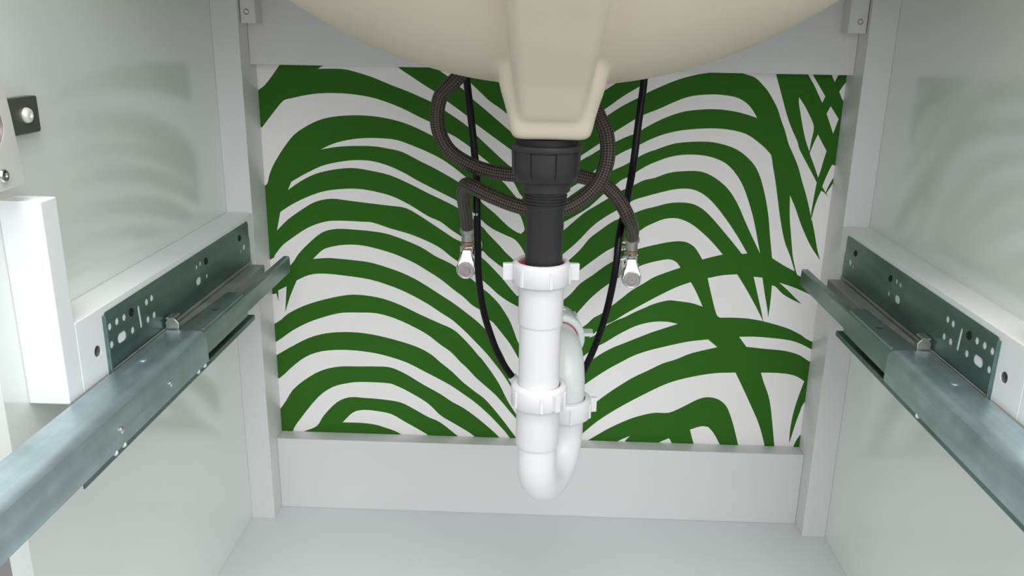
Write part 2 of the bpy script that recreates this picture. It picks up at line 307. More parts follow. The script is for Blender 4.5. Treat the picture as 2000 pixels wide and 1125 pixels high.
# ------------------------------------------------------------------ leaf print on the back wall
def on_wall(px, py):
    d = CF + CR*((px-1000)/FPX) - CU*((py-562.5)/FPX)
    t = (YW-CAM.y)/d.y
    return (CAM.x+d.x*t, CAM.z+d.z*t)
ZO = dict(P=(0, 0, 1), A=(480, 100, 2.8125), B=(480, 480, 2.8125), C=(1120, 120, 2.8125), D=(1120, 480, 2.8125),
          E=(860, 400, 6.618), F=(860, 540, 6.618), G=(860, 700, 6.618), H=(1080, 250, 5.625), I=(1080, 420, 5.625),
          J=(1120, 600, 5.625), K=(1500, 130, 6.25), L=(1500, 290, 6.25))
WHITE = """
P 440 40,520 40,549 122;A 165 105,130 155,100 190,70 213,40 240,-60 240
P 500 249,512 248.6,533 221,553 197,569 192,594 186.4,622 182.5,658 182,693 184.6,736 193,782 210,818 228,844 240.5,869 256.5,889 267,914 284,931.5 299,949 313,964 325,999 351,1013.6 376,1021 385,1018 391,1011 388,996 370.5,980 353,950 331,919 308,885 288.5,844 265,800 244,764 233,729 227,690 225,651 228,622 235,594 249,574 263.5,558 283,544 304.5,533 324,526 342,523 356,519 362,440 366,440 250
P 650 60,600 60,650 122,631 128.5,620.4 134.5,665 134.5,693 140,729 151.5,764 166,800 180,843 199.5,869 216,907 242,924 258,960 292,995 324,1030 350,1030 316,1000 294,959 264,924 238,909 224,875 199,852 181,827 165,800 147,776 130,740 95
P 870 116,900 146,917 160,937 179,957 198,980 214,1010 240,1010 268,983 244.5,950 216,918 189,905 175,896 168,879 152,858 137,840 116
P 626 292,651 280.6,679 273.5,707.5 270,743 270,775 273.5,807 285,835.5 297,864 311.6,889 329,907 343.6,940 368,980 395,1012 415,1024 444,1023 452,1017 456.7,1005 451,988 438,966 416.6,946 400,937 391,915 373,896 356,853 331,821 315,786 297,757 290,729 285.6,693 285,658 286.7
P 569 355,597 339,629 324,658 317,690 313,722 314,754 322,786 336,818 354,853 372,896 394,920 412,938.6 428,950.7 439,965.8 449,988.4 459.7,1003.5 466.5,1014 477,1024 493.7,1030 512,1015 520,1003.5 508,988.4 493.7,973.3 477,953.7 456.7,938.6 440,898 408.6,867 392,835.5 377,800 359,761 342,722 333,686 328,647 332,615 340,587 354,562.5 371
P 547.6 414,569 400,597 386,629 374.5,658 370,690 368.5,722 372,764 382.7,800 400,835.5 422,860 433,882.7 450,904 463.5,938.6 486,953.7 501,975 518,982 523,1015 552,1030 575,1009.6 578,997.5 564,987 551,981 543.5,958 519,943 505,903 474,886 465,853 443,821 422,793 406.5,764 402,722 397,679 391.6,647 388,615 394.5,587 411,562 429,541 450
P 526 508,537 498,551 480,569 466,601 445,633 433.5,661 431,707.5 433,729 435,764 446.7,800 457,835.5 471.5,860 484.6,878 499,896 512,920 529,941.6 547,958 561,972 574,990 587,1009.6 598,1030 610,1030 700,1012 668.4,1005 650,997.5 630.7,988.4 614,975 594,958 576,942 562.7,920 544,891 521.6,875 512,850 500,818 480.5,764 459,729 452,693 448.5,658 447,629 454,601 477,583 496,571 514,551 533,533 551,440 560,440 540
P 611.6 505.6,629 489,647 482,675.6 478,707.5 479.4,743 487.6,775 498,810 514,835 529,860 545,885 565,905 580,920 594,930 601,940 607,951 621,964 631,981 652,996 671.5,1012 698.7,1030 730,1030 800,1015 765,1001 735,990 710,978 685,964 661,941.6 636.7,925 622,905 606.5,882.7 590,860 575.5,818 549,782 531.5,729 514,693 508.5,658 505,640 503.8
B 60 270,155 265,168 262,180 305,178 245,224 223,217 365,245 275,280 190,350 160,430 153,550 165,680 185,800 222,900 265,1000 320,1069 366;P 882.7 624.6,905 644,928 667,950.7 691,966 710,980 728,994.5 750,1005 768,1030 805,1030 845,1006 806,991.5 783,975 750,958 724,940 700,935.5 695.6,920.4 677.5,905 661,890 647,876.6 639,860 632,818 613,782 595.6,747 583,711 576.7,679 576,633 585,594 597,562 613,538.7 631,470 660,460 570
P 500 690,541 666.7,572.4 645,604 629,640 617,668 611,700 610.5,736 612,771.6 622,807 638,835.5 654,860 673,881 688,900 708,910 716.6,928 736,944.6 751,965.8 769.5,981 786,996 804,1006.6 816,1035 850,1035 892,1005 851,996 839,981 819,962.7 796.7,946 778.6,928 765,905 747,882.7 725.7,860 707.5,843 693,818 679,782 666.7,736 655,700 649.6,668 648.5,636.4 651,604 659.6,569 677,543 692,500 716
P 500 765,546.8 737.8,569 718,597 697,629 686,668 683.4,707.5 686,746.7 693,793 707.5,835.5 729,860 741.6,882.7 754.4,905 769.5,928 786,950.7 805.8,968.8 824,985.4 842,993.7 852.6,1020 885,1000 885,973 852,950.7 831.5,928 813,905 796.7,882.7 784.6,860 769.5,825 750,793 730.7,764 718,736 715.7,700 715.7,665 715.7,633 721.8,604 736,572.4 761,550.4 794.7,500 850
P 560 890,571.7 842.7,586.7 818,622 775,650.7 755.6,679 748.4,707.5 746,757 748.4,775 753.8,800 766,835.5 787.6,860 811,882.7 824.7,902 836,925 851,955 880,935 885,892 850,860 825,835.5 814,807 798,782 785.8,746.7 780,711 777,682.7 775.8,657.8 785.8,633 810.7,618.7 832,592 843,570 890
B 532 970,590 915,650 902,720 908,800 925,880 970,960 1015,1020 1055,1060 1120,960 1110,845 1030,770 1000,700 980,620 972
P 1160 140,1200 150,1204 162,1175 181,1165 192,1150 190
P 1150 232,1177.6 216,1218 187.5,1251 168,1262 160,1275 135,1270 100,1400 100,1400 138,1386.7 142,1361.8 145.6,1329.8 153.8,1297.8 166,1266 180.4,1251 189,1218 205.6,1185 226.6,1150 250
P 1110 320,1138.7 301.6,1154.7 291,1172.4 279,1186 268,1200 258,1224 243,1246.5 229.5,1263 222,1290 211.5,1320 198,1350 188,1386 184.5,1416 186,1443 192,1464 207,1479 230.4,1458 223.5,1434 217.5,1404 213.6,1374 213.6,1338 217.5,1308 226.5,1284 237,1258.5 250.5,1245 259.5,1224 267,1204.5 276,1190 283,1173 291,1156 301.6,1138.7 311,1110 329
P 1080 392,1110 370,1135 354,1160 334.5,1180 318,1205.3 303.3,1222 294.4,1241 286.4,1255 280,1270 272.5,1297.8 262,1333 254.4,1383 250.8,1422 253,1457.8 262,1486 281.8,1500 295.6,1506.4 304.4,1509.6 325,1514.4 354,1519 389,1524 427.6,1532 470,1543 499.6,1552 529.8,1530 518,1508 504,1504 461,1500.4 418.7,1493 376,1482.7 340.4,1468 315.6,1440 292.4,1404 280,1369 276.4,1319 280,1280 292.7,1266.7 297,1251.6 304,1237 313,1218.7 323,1199 331.8,1175 344,1150 357.6,1113.8 382.4,1105 390.4,1080 408
P 1075 448,1096 436.7,1115.6 426,1150 405,1180 378,1205.3 358.4,1215 351,1231 344,1248 332.7,1265 323,1280 316.6,1308 306.7,1340 302,1376 304,1404 312,1425.8 326,1447 354.7,1461 390,1472 429,1479 465,1484.4 495,1468.4 461,1454 429,1440 397,1422 369,1397 347.6,1369 335,1333 334.4,1305 338,1280 347,1257.8 352,1242.7 359.3,1225.8 367,1213 372.7,1192 385,1165 401,1142 415,1122.7 431,1096 453.8,1075 468
P 1075 516,1093 501.8,1115.6 483,1133 467,1151 447.8,1169 432.6,1190 419,1209.8 408,1224 399,1240 390,1260 384,1280 378.5,1319 369.6,1351 369.6,1376 381,1397 401,1418.7 429,1440 461,1459.6 495,1449 496,1433 475.6,1415 454,1393.8 429,1372 408,1347.6 397,1312 396,1280 403.5,1257.8 409,1239 416,1214 425,1193.8 434.5,1169 452,1151 466,1133 487.6,1108.4 510.7,1075 540
P 1080 568,1100 553,1130 530,1151 514,1169 501,1186.7 489,1204.4 480.4,1225 467,1246 453.6,1261 443,1276 436,1298 427.6,1322.7 426.5,1347.6 436,1369 452,1390 472,1411.6 497,1390 502,1371.7 506.8,1365 495,1354.7 481,1337 472,1312 472,1280 478,1246 486.5,1222 497,1200 509,1179.6 521,1158 537,1133 554,1115.6 573,1100.4 586,1080 602
P 1125 615,1133 605,1151 585,1169 569,1188 555,1215 538,1247 521,1263 515,1280 510.6,1295 507.6,1308.4 506.7,1321 512,1329 522.7,1297.8 533.3,1276 542,1257.8 553,1233 567.6,1215 581.8,1193 598.7,1174 613,1159 621,1146 633,1125 648,1110 640
P 1163 649,1182 634.7,1198 627.6,1219.6 614,1241 602,1280 581,1319 561.8,1349 551,1356.4 563.6,1364.5 581,1372.4 599,1351 592,1326 588.4,1305 586.7,1276.4 593.8,1262 600,1241 609,1219.6 619.6,1203.6 625.8,1181 638,1163 654,1150 660
P 1130 703,1150 688,1166 677,1182 669,1200 657.8,1219.6 647,1241 637,1262 631,1283.6 628,1305 628.8,1323.7 632.5,1297.8 641,1273 649,1248 658.7,1219.6 670,1194.7 680,1173 691.6,1150 707.6,1130 724
P 1120 768,1141 752,1161 737.8,1187.6 721,1212.4 707.6,1237 695,1265.8 685,1294 678,1320 672,1347.6 666.7,1383 663,1401 678,1351 689.8,1320 702,1294 710,1265.8 723.6,1237 737,1209 753.8,1187.6 768,1166 784,1145 802,1120 815
D 0 1065,45 1035,130 965,240 895,380 820,520 755,650 720,780 700,890 697,930 780,980 890,1020 985,1050 1100,1060 1180,930 1180,905 1095,880 990,850 900,820 860,780 838,730 832,680 845,600 885,525 917,450 917,380 930,300 955,200 1000,120 1045,60 1080,10 1110
D 640 1010,700 992,740 995,770 1030,805 1095,825 1150,690 1150,660 1085
D 440 1100,470 1080,525 1057,542 1086,560 1110
D 230 1090,250 1070,310 1045,285 1070,275 1090
D 737 178,820 162,900 157,950 240,1000 330,1035 400,1041 414,960 400,880 395,805 395,785 375,760 280
D 990 170,1038 175,1050 260,1065 350,1069 397,1078 340,1085 280,1090 218,1110 225,1150 265,1200 295,1253 320,1215 283,1178 245,1132 203,1200 225,1260 250,1335 290,1500 400,1500 600,1305 525,1250 490,1180 455,1100 430,1043 415,1030 350,1010 260
D 910 500,1000 500,1100 508,1190 520,1250 540,1305 568,1400 620,1400 690,1295 635,1240 600,1160 577,1060 567,950 555
D 1030 697,1100 698,1180 705,1230 720,1268 745,1250 790,1225 860,1205 930,1190 1010,1184 1085,1200 1040,1222 970,1245 910,1262 870,1330 780,1330 960,1240 1045,1205 1110,1190 1160,1110 1160,1103 1090,1085 900,1070 820,1045 750
P 1420 90,1420 128,1450.7 143;C 1000 90,1050 140;P 1500 178,1509.6 194,1519 213,1525.6 234,1533.6 256.4,1540 280.4,1549 301,1559 326,1566.5 354,1575 383,1583 418,1590 450,1596 486,1601.8 508.6,1582 478,1565 440,1554 408,1543 381;C 1188 850,1195 950,1203 1050;D 1207 70,1226 152,1245 168,1300 205,1345 240,1520 330,1520 -40;L 870 330,800 415,760 475,712 545,735 595,700 550,650 515,610 600,570 710,540 820,528 885,527 790,545 680,570 540,595 415,520 270,440 120,380 0;K 360 920,290 760,230 590,180 400,140 250,100 95,80 -60
L 662 465,700 370,750 260,785 195,805 205,900 260,860 290,800 355,740 455,703 538
K 470 60,488 95,560 220,620 350,662 442,700 365,640 260,570 140,520 40
K 760 60,780 105,812 188,858 110,880 60
K 870 305,910 245,950 195,1040 60,1040 560,918 420
K 378 375,430 450,500 580,560 735,530 900,505 1035,460 900,425 740,395 560,378 450
K 765 485,862 640,795 818,715 575
K 610 828,660 930,715 1030;L 680 140,645 260,612 355,560 200,508 60;K 560 930
"""
def parse_poly(line):
    out = []
    for chunk in line.split(';'):
        tag, rest = chunk.strip().split(' ', 1); ox, oy, s = ZO[tag]
        for pr in rest.split(','):
            a, b = pr.split(); out.append((ox+float(a)/s, oy+float(b)/s))
    return out
def smooth_poly(p):
    n = len(p); P = [Vector(q) for q in p]; corner = []
    for i in range(n):
        a = P[i]-P[i-1]; b = P[(i+1) % n]-P[i]
        corner.append(a.length < 1e-6 or b.length < 1e-6 or a.angle(b) > math.radians(38))
    out = []
    for i in range(n):
        p1, p2 = P[i], P[(i+1) % n]
        p0 = P[i-1] if not corner[i] else p1*2-p2
        p3 = P[(i+2) % n] if not corner[(i+1) % n] else p2*2-p1
        sub = 3 if (p2-p1).length > 6 else 1
        for s in range(sub):
            t = s/sub
            out.append(0.5*((2*p1)+(p2-p0)*t+(2*p0-5*p1+4*p2-p3)*t*t+(3*p1-p0-3*p2+p3)*t**3))
    return out
x0, x1, z0, z1 = PL+0.001, PR-0.001, 0.09, 0.70
polys = [[(x0, z0), (x1, z0), (x1, z1), (x0, z1)]]
for ln in WHITE.strip().splitlines():
    q = [on_wall(v.x, v.y) for v in smooth_poly(parse_poly(ln))]
    q = [(min(max(a, x0+0.0005), x1-0.0005), min(max(b, z0+0.0005), z1-0.0005)) for a, b in q]
    polys.append(q)
vs = []; fc = []
for q in polys:
    s = len(vs); vs += [Vector(p) for p in q]; fc.append(list(range(s, s+len(q))))
ed = [(q[i], q[(i+1) % len(q)]) for q in fc for i in range(len(q))]
V, E, F, ov, oe, of = delaunay_2d_cdt(vs, ed, [], 0, 1e-6)
bm = bmesh.new(); vv = [bm.verts.new((v.x, YW, v.y)) for v in V]
boxes = [(min(p[0] for p in q), max(p[0] for p in q), min(p[1] for p in q), max(p[1] for p in q), q) for q in polys[1:]]
def in_white(x, y):
    for xa, xb, ya, yb, q in boxes:
        if xa <= x <= xb and ya <= y <= yb:
            c = False; px_, py_ = q[-1]
            for qx, qy in q:
                if (qy > y) != (py_ > y) and x < (px_-qx)*(y-qy)/(py_-qy)+qx: c = not c
                px_, py_ = qx, qy
            if c: return True
    return False
for f in F:
    cxy = (V[f[0]]+V[f[1]]+V[f[2]])/3
    try: fa = bm.faces.new([vv[i] for i in f])
    except ValueError: continue
    fa.material_index = 0 if in_white(cxy.x, cxy.y) else 1
    fa.normal_update()
    if fa.normal.y > 0: fa.normal_flip()
me = bpy.data.meshes.new('leaf_mural'); bm.to_mesh(me); bm.free(); me.materials.append(M_WHITE); me.materials.append(M_GREEN)
mural = bpy.data.objects.new('leaf_mural', me); COL.objects.link(mural); mural.parent = wall_back
mural['label'] = 'printed green palm fronds on white wall'

# ------------------------------------------------------------------ basin
basin = thing('wash_basin', (0.008, 0.80, 0.63), 'cream wash basin seen from below, with square drain boss and raised overflow channel', 'basin')
def bowl():
    bm = bmesh.new(); cx, cy, zb, H, AX, AY, Pw = 0.0085, 0.785, 0.6355, 0.2045, 0.386, 0.215, 2.15
    n, rings = 96, 40
    def ring(rho, off):
        z = zb+H*rho**Pw+off
        return [bm.verts.new((cx+(AX-off*0.4)*rho*math.cos(t), cy+(AY-off*0.4)*rho*math.sin(t), min(z, ZT))) for t in [2*math.pi*i/n for i in range(n)]]
    for off in (0.0, 0.012):
        c = bm.verts.new((cx, cy, zb+off)); prev = None
        for k in range(1, rings+1):
            r = ring(k/rings, off)
            for i in range(n):
                j = (i+1) % n
                if prev is None: bm.faces.new((c, r[i], r[j]))
                else: bm.faces.new((prev[i], r[i], r[j], prev[j]))
            prev = r
        if off == 0.0: last = prev
    for i in range(n):
        j = (i+1) % n; bm.faces.new((last[i], prev[i], prev[j], last[j]))
    return bm
def rrect(cx, cy, hx, hy, z, r, n=6):
    pts = []
    for sx, sy, a0 in ((1, 1, 0), (-1, 1, 90), (-1, -1, 180), (1, -1, 270)):
        for i in range(n+1):
            a = math.radians(a0+90*i/n)
            pts.append((cx+sx*(hx-r)+r*math.cos(a), cy+sy*(hy-r)+r*math.sin(a), z))
    return pts
def loft(bm, secs, cap=True):
    rs = [[bm.verts.new(p) for p in s] for s in secs]; n = len(rs[0])
    for a, b in zip(rs, rs[1:]):
        for i in range(n):
            j = (i+1) % n; bm.faces.new((a[i], a[j], b[j], b[i]))
    if cap: bm.faces.new(rs[0]); bm.faces.new(rs[-1])
bm = bowl()
loft(bm, [rrect(0.0082, 0.762, hx, hy, z, r) for z, hx, hy, r in ((0.5930, 0.0270, 0.029, 0.006), (0.5936, 0.0305, 0.032, 0.007), (0.5955, 0.0335, 0.035, 0.008),
      (0.5995, 0.0352, 0.037, 0.009), (0.612, 0.0375, 0.0405, 0.011), (0.624, 0.0405, 0.0460, 0.014), (0.632, 0.0430, 0.0500, 0.017), (0.640, 0.0450, 0.0535, 0.020),
      (0.650, 0.0465, 0.0565, 0.022), (0.660, 0.047, 0.060, 0.024), (0.678, 0.047, 0.066, 0.026))])
def rsec(z, xa, xb, yf, yb, ch):
    return [(xa-ch, yb, z), (xa-ch*0.7, yf+ch*1.1, z), (xa-ch*0.35, yf+ch*0.35, z), (xa+0.001, yf, z), (xb-0.001, yf, z), (xb+ch*0.35, yf+ch*0.35, z), (xb+ch*0.7, yf+ch*1.1, z), (xb+ch, yb, z)]
loft(bm, [rsec(0.6085, -0.0125, 0.0270, 0.7235, 0.75, 0.003), rsec(0.6110, -0.0150, 0.0295, 0.7185, 0.75, 0.005), rsec(0.6150, -0.0157, 0.0303, 0.7145, 0.75, 0.007),
          rsec(0.640, -0.0165, 0.0322, 0.692, 0.76, 0.0095), rsec(0.670, -0.0180, 0.0352, 0.660, 0.76, 0.011), rsec(0.7032, -0.0196, 0.0386, 0.627, 0.76, 0.012),
          rsec(0.740, -0.0212, 0.0420, 0.596, 0.76, 0.012), rsec(0.80, -0.024, 0.045, 0.560, 0.76, 0.012)])
o = finish(bm, 'basin_body', M_BASIN, basin, smooth=0)
rm = o.modifiers.new('fuse', 'REMESH'); rm.mode = 'VOXEL'; rm.voxel_size = 0.0021; rm.use_smooth_shade = True
sm_ = o.modifiers.new('soften', 'SMOOTH'); sm_.factor = 0.5; sm_.iterations = 14

# ------------------------------------------------------------------ black waste fitting
AXB = (0.0052, 0.76)
waste = thing('basin_waste', (AXB[0], AXB[1], 0.47), 'black plastic basin waste with ribbed nut and straight tail under the basin', 'waste pipe')
bm = bmesh.new(); lathe(bm, [(0.0275, 0.5862), (0.0280, 0.5870), (0.0280, 0.5924)], (*AXB, 0)); finish(bm, 'rubber_washer', M_RUBBER, waste)
bm = bmesh.new()
lathe(bm, [(0.0295, 0.5872), (0.0318, 0.5862), (0.0322, 0.5835), (0.0318, 0.5815), (0.0300, 0.5800), (0.0298, 0.5640), (0.0292, 0.5590), (0.0272, 0.5545), (0.0225, 0.5530)], (*AXB, 0), n=64)
nut = finish(bm, 'flange_nut', M_BLACK, waste)
for k in range(8):
    a = 2*math.pi*k/8 + math.radians(-90+17)
    bm = bmesh.new()
    for s in (-1, 1): pass
    c, s_ = math.cos(a), math.sin(a); tx, ty = -s_, c
    def q(r, t, z): return (AXB[0]+c*r+tx*t, AXB[1]+s_*r+ty*t, z)
    hexa(bm, [q(0.026, -0.0010, 0.5545), q(0.0318, -0.0007, 0.5610), q(0.0318, 0.0007, 0.5610), q(0.026, 0.0010, 0.5545),
              q(0.030, -0.0010, 0.5806), q(0.0326, -0.0007, 0.5812), q(0.0326, 0.0007, 0.5812), q(0.030, 0.0010, 0.5806)])
    finish(bm, 'grip_rib', M_BLACK, nut, bevel=0.0004)
bm = bmesh.new()
prof = [(0.0225, 0.5540), (0.0222, 0.5450), (0.0212, 0.5440)]
lathe(bm, prof, (*AXB, 0), n=48); finish(bm, 'locking_collar', M_BLACK, waste)
bm = bmesh.new(); prof = [(0.0184, 0.5450)]
z = 0.5440
for k in range(5):
    prof += [(0.0198, z-0.0006), (0.0198, z-0.0014), (0.0184, z-0.0020), (0.0184, z-0.0026)]; z -= 0.0027
prof += [(0.0184, z-0.001)]
lathe(bm, prof, (*AXB, 0), n=40); finish(bm, 'screw_thread', M_BLACK, waste, smooth=20)
bm = bmesh.new(); lathe(bm, [(0.0180, 0.5310), (0.0176, 0.5295), (0.0172, 0.46), (0.0172, 0.452)], (*AXB, 0), n=40); finish(bm, 'tail_pipe', M_BLACK, waste)

# ------------------------------------------------------------------ white trap
AXW = (0.0037, 0.76)
RX, RY = 0.0335, 0.834
trap = thing('sink_trap', (AXW[0], AXW[1], 0.203), 'white plastic P-shaped sink trap curving back and into the leaf wall', 'sink trap')
def nut_body(name, c, axis, h0, h1, r, ri, m, parent, lugs, n=64, lug_l=0.0085, ribs=6, phase=0.0):
    """slip nut: open ring with a rounded lip, two ear lugs and shallow grip ribs"""
    bm = bmesh.new()
    d = h1-h0
    prof = [(ri, h0), (r-0.0006, h0), (r, h0+0.0008), (r, h1-0.0035), (r-0.0010, h1-0.0012), (r-0.0032, h1), (ri+0.0014, h1), (ri, h1-0.0012)]
    a, b = lathe(bm, prof, c, axis=axis, n=n, closed=True)
    body = finish(bm, name, m, parent, smooth=40)
    ax = Vector(axis).normalized(); c = Vector(c)
    for ang in lugs:
        t = math.radians(ang); rd = a*math.cos(t)+b*math.sin(t); tg = -a*math.sin(t)+b*math.cos(t)
        bm = bmesh.new()
        pts = []
        for hh in (h0+d*0.12, h0+d*0.88):
            for rr, tt in ((r-0.002, -0.0034), (r+lug_l, -0.0026), (r+lug_l, 0.0026), (r-0.002, 0.0034)):
                pts.append(c+ax*hh+rd*rr+tg*tt)
        hexa(bm, pts); finish(bm, 'grip_lug', m, body, bevel=0.0006)
    for k in range(ribs):
        t = 2*math.pi*(k+0.5)/ribs + phase; rd = a*math.cos(t)+b*math.sin(t); tg = -a*math.sin(t)+b*math.cos(t)
        bm = bmesh.new(); pts = []
        for hh, rr in ((h0+0.0004, r+0.0011), (h1-0.005, r+0.0011)):
            for r2, tt in ((r-0.001, -0.0019), (rr, -0.0015), (rr, 0.0015), (r-0.001, 0.0019)):
                pts.append(c+ax*hh+rd*r2+tg*tt)
        hexa(bm, pts); finish(bm, 'grip_rib', m, body, bevel=0.0004)
    return body
# inlet nut, its red washer, stepped inlet pipe
CW = (*AXW, 0)
nut_body('slip_nut', (0.0030, 0.76, 0), (0, 0, 1), 0.4575, 0.4785, 0.0272, 0.0215, M_PVC, trap, (4, 184), phase=0.35)
bm = bmesh.new(); lathe(bm, [(0.0174, 0.4755), (0.0224, 0.4755), (0.0224, 0.4720), (0.0174, 0.4720)], (AXB[0], 0.76, 0), n=48, closed=True); finish(bm, 'sealing_washer', M_RED, trap)
bm = bmesh.new(); lathe(bm, [(0.0193, 0.4710), (0.0212, 0.4712), (0.0212, 0.4200), (0.0209, 0.4172), (0.0199, 0.4166), (0.0199, 0.3400), (0.0193, 0.3395)], CW, n=56, closed=True); finish(bm, 'inlet_pipe', M_PVC, trap)
nut_body('slip_nut', (AXW[0]+0.0005, 0.76, 0), (0, 0, 1), 0.3345, 0.3560, 0.0274, 0.0205, M_PVC, trap, (-56, 124), phase=0.1, lug_l=0.006)
bm = bmesh.new(); lathe(bm, [(0.0200, 0.3520), (0.0222, 0.3520), (0.0222, 0.3495), (0.0200, 0.3495)], CW, n=48, closed=True); finish(bm, 'sealing_washer', M_RED, trap)
# u bend with socket collars
bm = bmesh.new(); lathe(bm, [(0.0200, 0.3400), (0.0214, 0.3395), (0.0214, 0.2925), (0.0208, 0.2903), (0.0196, 0.2898)], CW, n=56); finish(bm, 'bend_collar', M_PVC, trap)
d2 = Vector((RX-AXW[0], RY-AXW[1])); DD = d2.length; d2.normalize(); RB = DD/2; ZC = 0.2705
path = [(AXW[0], AXW[1], 0.2925), (AXW[0], AXW[1], 0.275)]
for k in range(0, 25):
    a = math.pi*k/24
    s = RB-RB*math.cos(a); path.append((AXW[0]+d2.x*s, AXW[1]+d2.y*s, ZC-RB*math.sin(a)))
path += [(RX, RY, 0.275), (RX, RY, 0.297)]
bm = bmesh.new(); tube(bm, path, 0.0195, n=40); finish(bm, 'u_bend', M_PVC, trap, smooth=50)
nut_body('slip_nut', (RX, RY, 0), (0, 0, 1), 0.2875, 0.3090, 0.0272, 0.0205, M_PVC, trap, (10, 190), phase=0.2, lug_l=0.0065)
# riser, elbow and outlet into the wall (outlet turned slightly towards the left)
ZE = 0.3545; q0 = Vector((-0.14, 0.99, 0)).normalized()
path = [(RX, RY, 0.298), (RX, RY, 0.318)]
RE = 0.034
for k in range(0, 13):
    a = math.pi/2*k/12
    s = RE-RE*math.cos(a); path.append((RX+q0.x*s, RY+q0.y*s, ZE-RE+RE*math.sin(a)))
e0 = Vector(path[-1])
path.append(tuple(e0+q0*0.03))
bm = bmesh.new(); tube(bm, path, 0.0195, n=40); finish(bm, 'riser_elbow', M_PVCG, trap, smooth=50)
nb = nut_body('slip_nut', tuple(e0+q0*0.056), tuple(-q0), 0.0, 0.040, 0.0288, 0.0208, M_PVCG, trap, (), ribs=0)
bm = bmesh.new()
hexa(bm, [(e0.x+0.024, e0.y+0.024, ZE+0.0015), (e0.x+0.035, e0.y+0.024, ZE+0.0015), (e0.x+0.035, e0.y+0.040, ZE+0.0015), (e0.x+0.024, e0.y+0.040, ZE+0.0015),
          (e0.x+0.024, e0.y+0.024, ZE+0.0055), (e0.x+0.035, e0.y+0.024, ZE+0.0055), (e0.x+0.035, e0.y+0.040, ZE+0.0055), (e0.x+0.024, e0.y+0.040, ZE+0.0055)])
finish(bm, 'grip_lug', M_PVCG, nb, bevel=0.0006)
for k in range(10):
    a = 2*math.pi*k/10+0.25; ax_ = q0; u = Vector((0, 0, 1)); v = ax_.cross(u)
    c0 = e0+q0*0.036; rd = u*math.cos(a)+v*math.sin(a); tg = -u*math.sin(a)+v*math.cos(a)
    bm = bmesh.new(); pts = []
    for hh in (0.0, 0.019):
        for r2, tt in ((0.0275, -0.0019), (0.0305, -0.0015), (0.0305, 0.0015), (0.0275, 0.0019)):
            pts.append(c0+ax_*hh+rd*r2+tg*tt)
    hexa(bm, pts); finish(bm, 'grip_rib', M_PVCG, nb, bevel=0.0004)
bm = bmesh.new(); lathe(bm, [(0.0196, 0), (0.0226, 0), (0.0226, 0.002), (0.0196, 0.002)], tuple(e0+q0*0.0172), axis=tuple(q0), n=48, closed=True); finish(bm, 'sealing_washer', M_RED, trap)
tt = (YW-e0.y-0.058*q0.y)/q0.y
bm = bmesh.new(); tube(bm, [tuple(e0+q0*0.030), tuple(e0+q0*(0.058+tt-0.003))], 0.0170, n=32); finish(bm, 'outlet_pipe', M_PVCG, trap)

# ------------------------------------------------------------------ braided hoses
def at(px, py, y):
    d = CF + CR*((px-1000)/FPX) - CU*((py-562.5)/FPX)
    t = (y-CAM.y)/d.y
    return CAM + d*t
def hose(label, keys, r, foot):
    """keys: pixel x, pixel y, depth; foot: where the crimped end sits"""
    K = [at(*k) for k in keys]
    h = thing('braided_hose', K[-1], label, 'hose', None)
    pts = crom(K, 14)
    bm = bmesh.new(); tube(bm, pts, r, n=24); finish(bm, 'braided_sleeve', M_BRAID, h, smooth=60)
    e = Vector(foot)
    top = K[-1]; ax = Vector((0, 0, 1)); hgt = top.z-e.z
    bm = bmesh.new(); lathe(bm, [(0.0070, 0.0), (0.0076, 0.0005), (0.0076, hgt*0.60), (0.0080, hgt*0.64), (0.0094, hgt*0.68), (0.0096, hgt*0.98), (0.0092, hgt), (0.0088, hgt+0.001)], e, n=28)
    finish(bm, 'crimp_ferrule', M_NICKEL, h)
    bm = bmesh.new(); lathe(bm, [(0.0074, 0), (0.0083, -0.0005), (0.0083, -0.0028), (0.0074, -0.0040)], e, n=28); finish(bm, 'brass_seat', M_BRASS, h)
    return h
VLX, VLY, VRX, VRY = at(913, 470, 1.03), 1.03, at(1233, 487, 1.03), 1.03
HL = at(913, 471, 1.03); HR = at(1233, 489, 1.03)
hose('brown braided hose looping left of the basin drain, ending at the right valve',
     [(960, 60, 0.93), (925, 105, 0.92), (895, 150, 0.918), (860, 190, 0.925), (855, 245, 0.93), (876, 292, 0.93), (920, 322, 0.93), (970, 337, 0.93), (1030, 342, 0.93), (1085, 338, 0.935), (1140, 346, 0.94), (1178, 360, 0.942), (1207, 388, 0.945), (1227, 424, 0.950), (1235, 447, 0.990), (1234, 464, 1.03)], 0.0081, HR)
hose('brown braided hose falling right of the drain and crossing to the left valve',
     [(1090, 90, 0.92), (1145, 165, 0.90), (1168, 225, 0.895), (1184, 262, 0.89), (1186, 310, 0.885), (1170, 355, 0.885), (1140, 387, 0.885), (1100, 408, 0.885), (1060, 412, 0.885), (1010, 402, 0.89), (960, 383, 0.90), (925, 366, 0.91), (910, 361, 0.925), (904, 376, 0.95), (908, 405, 0.985), (911, 430, 1.015), (913, 446, 1.03)], 0.0081, HL)

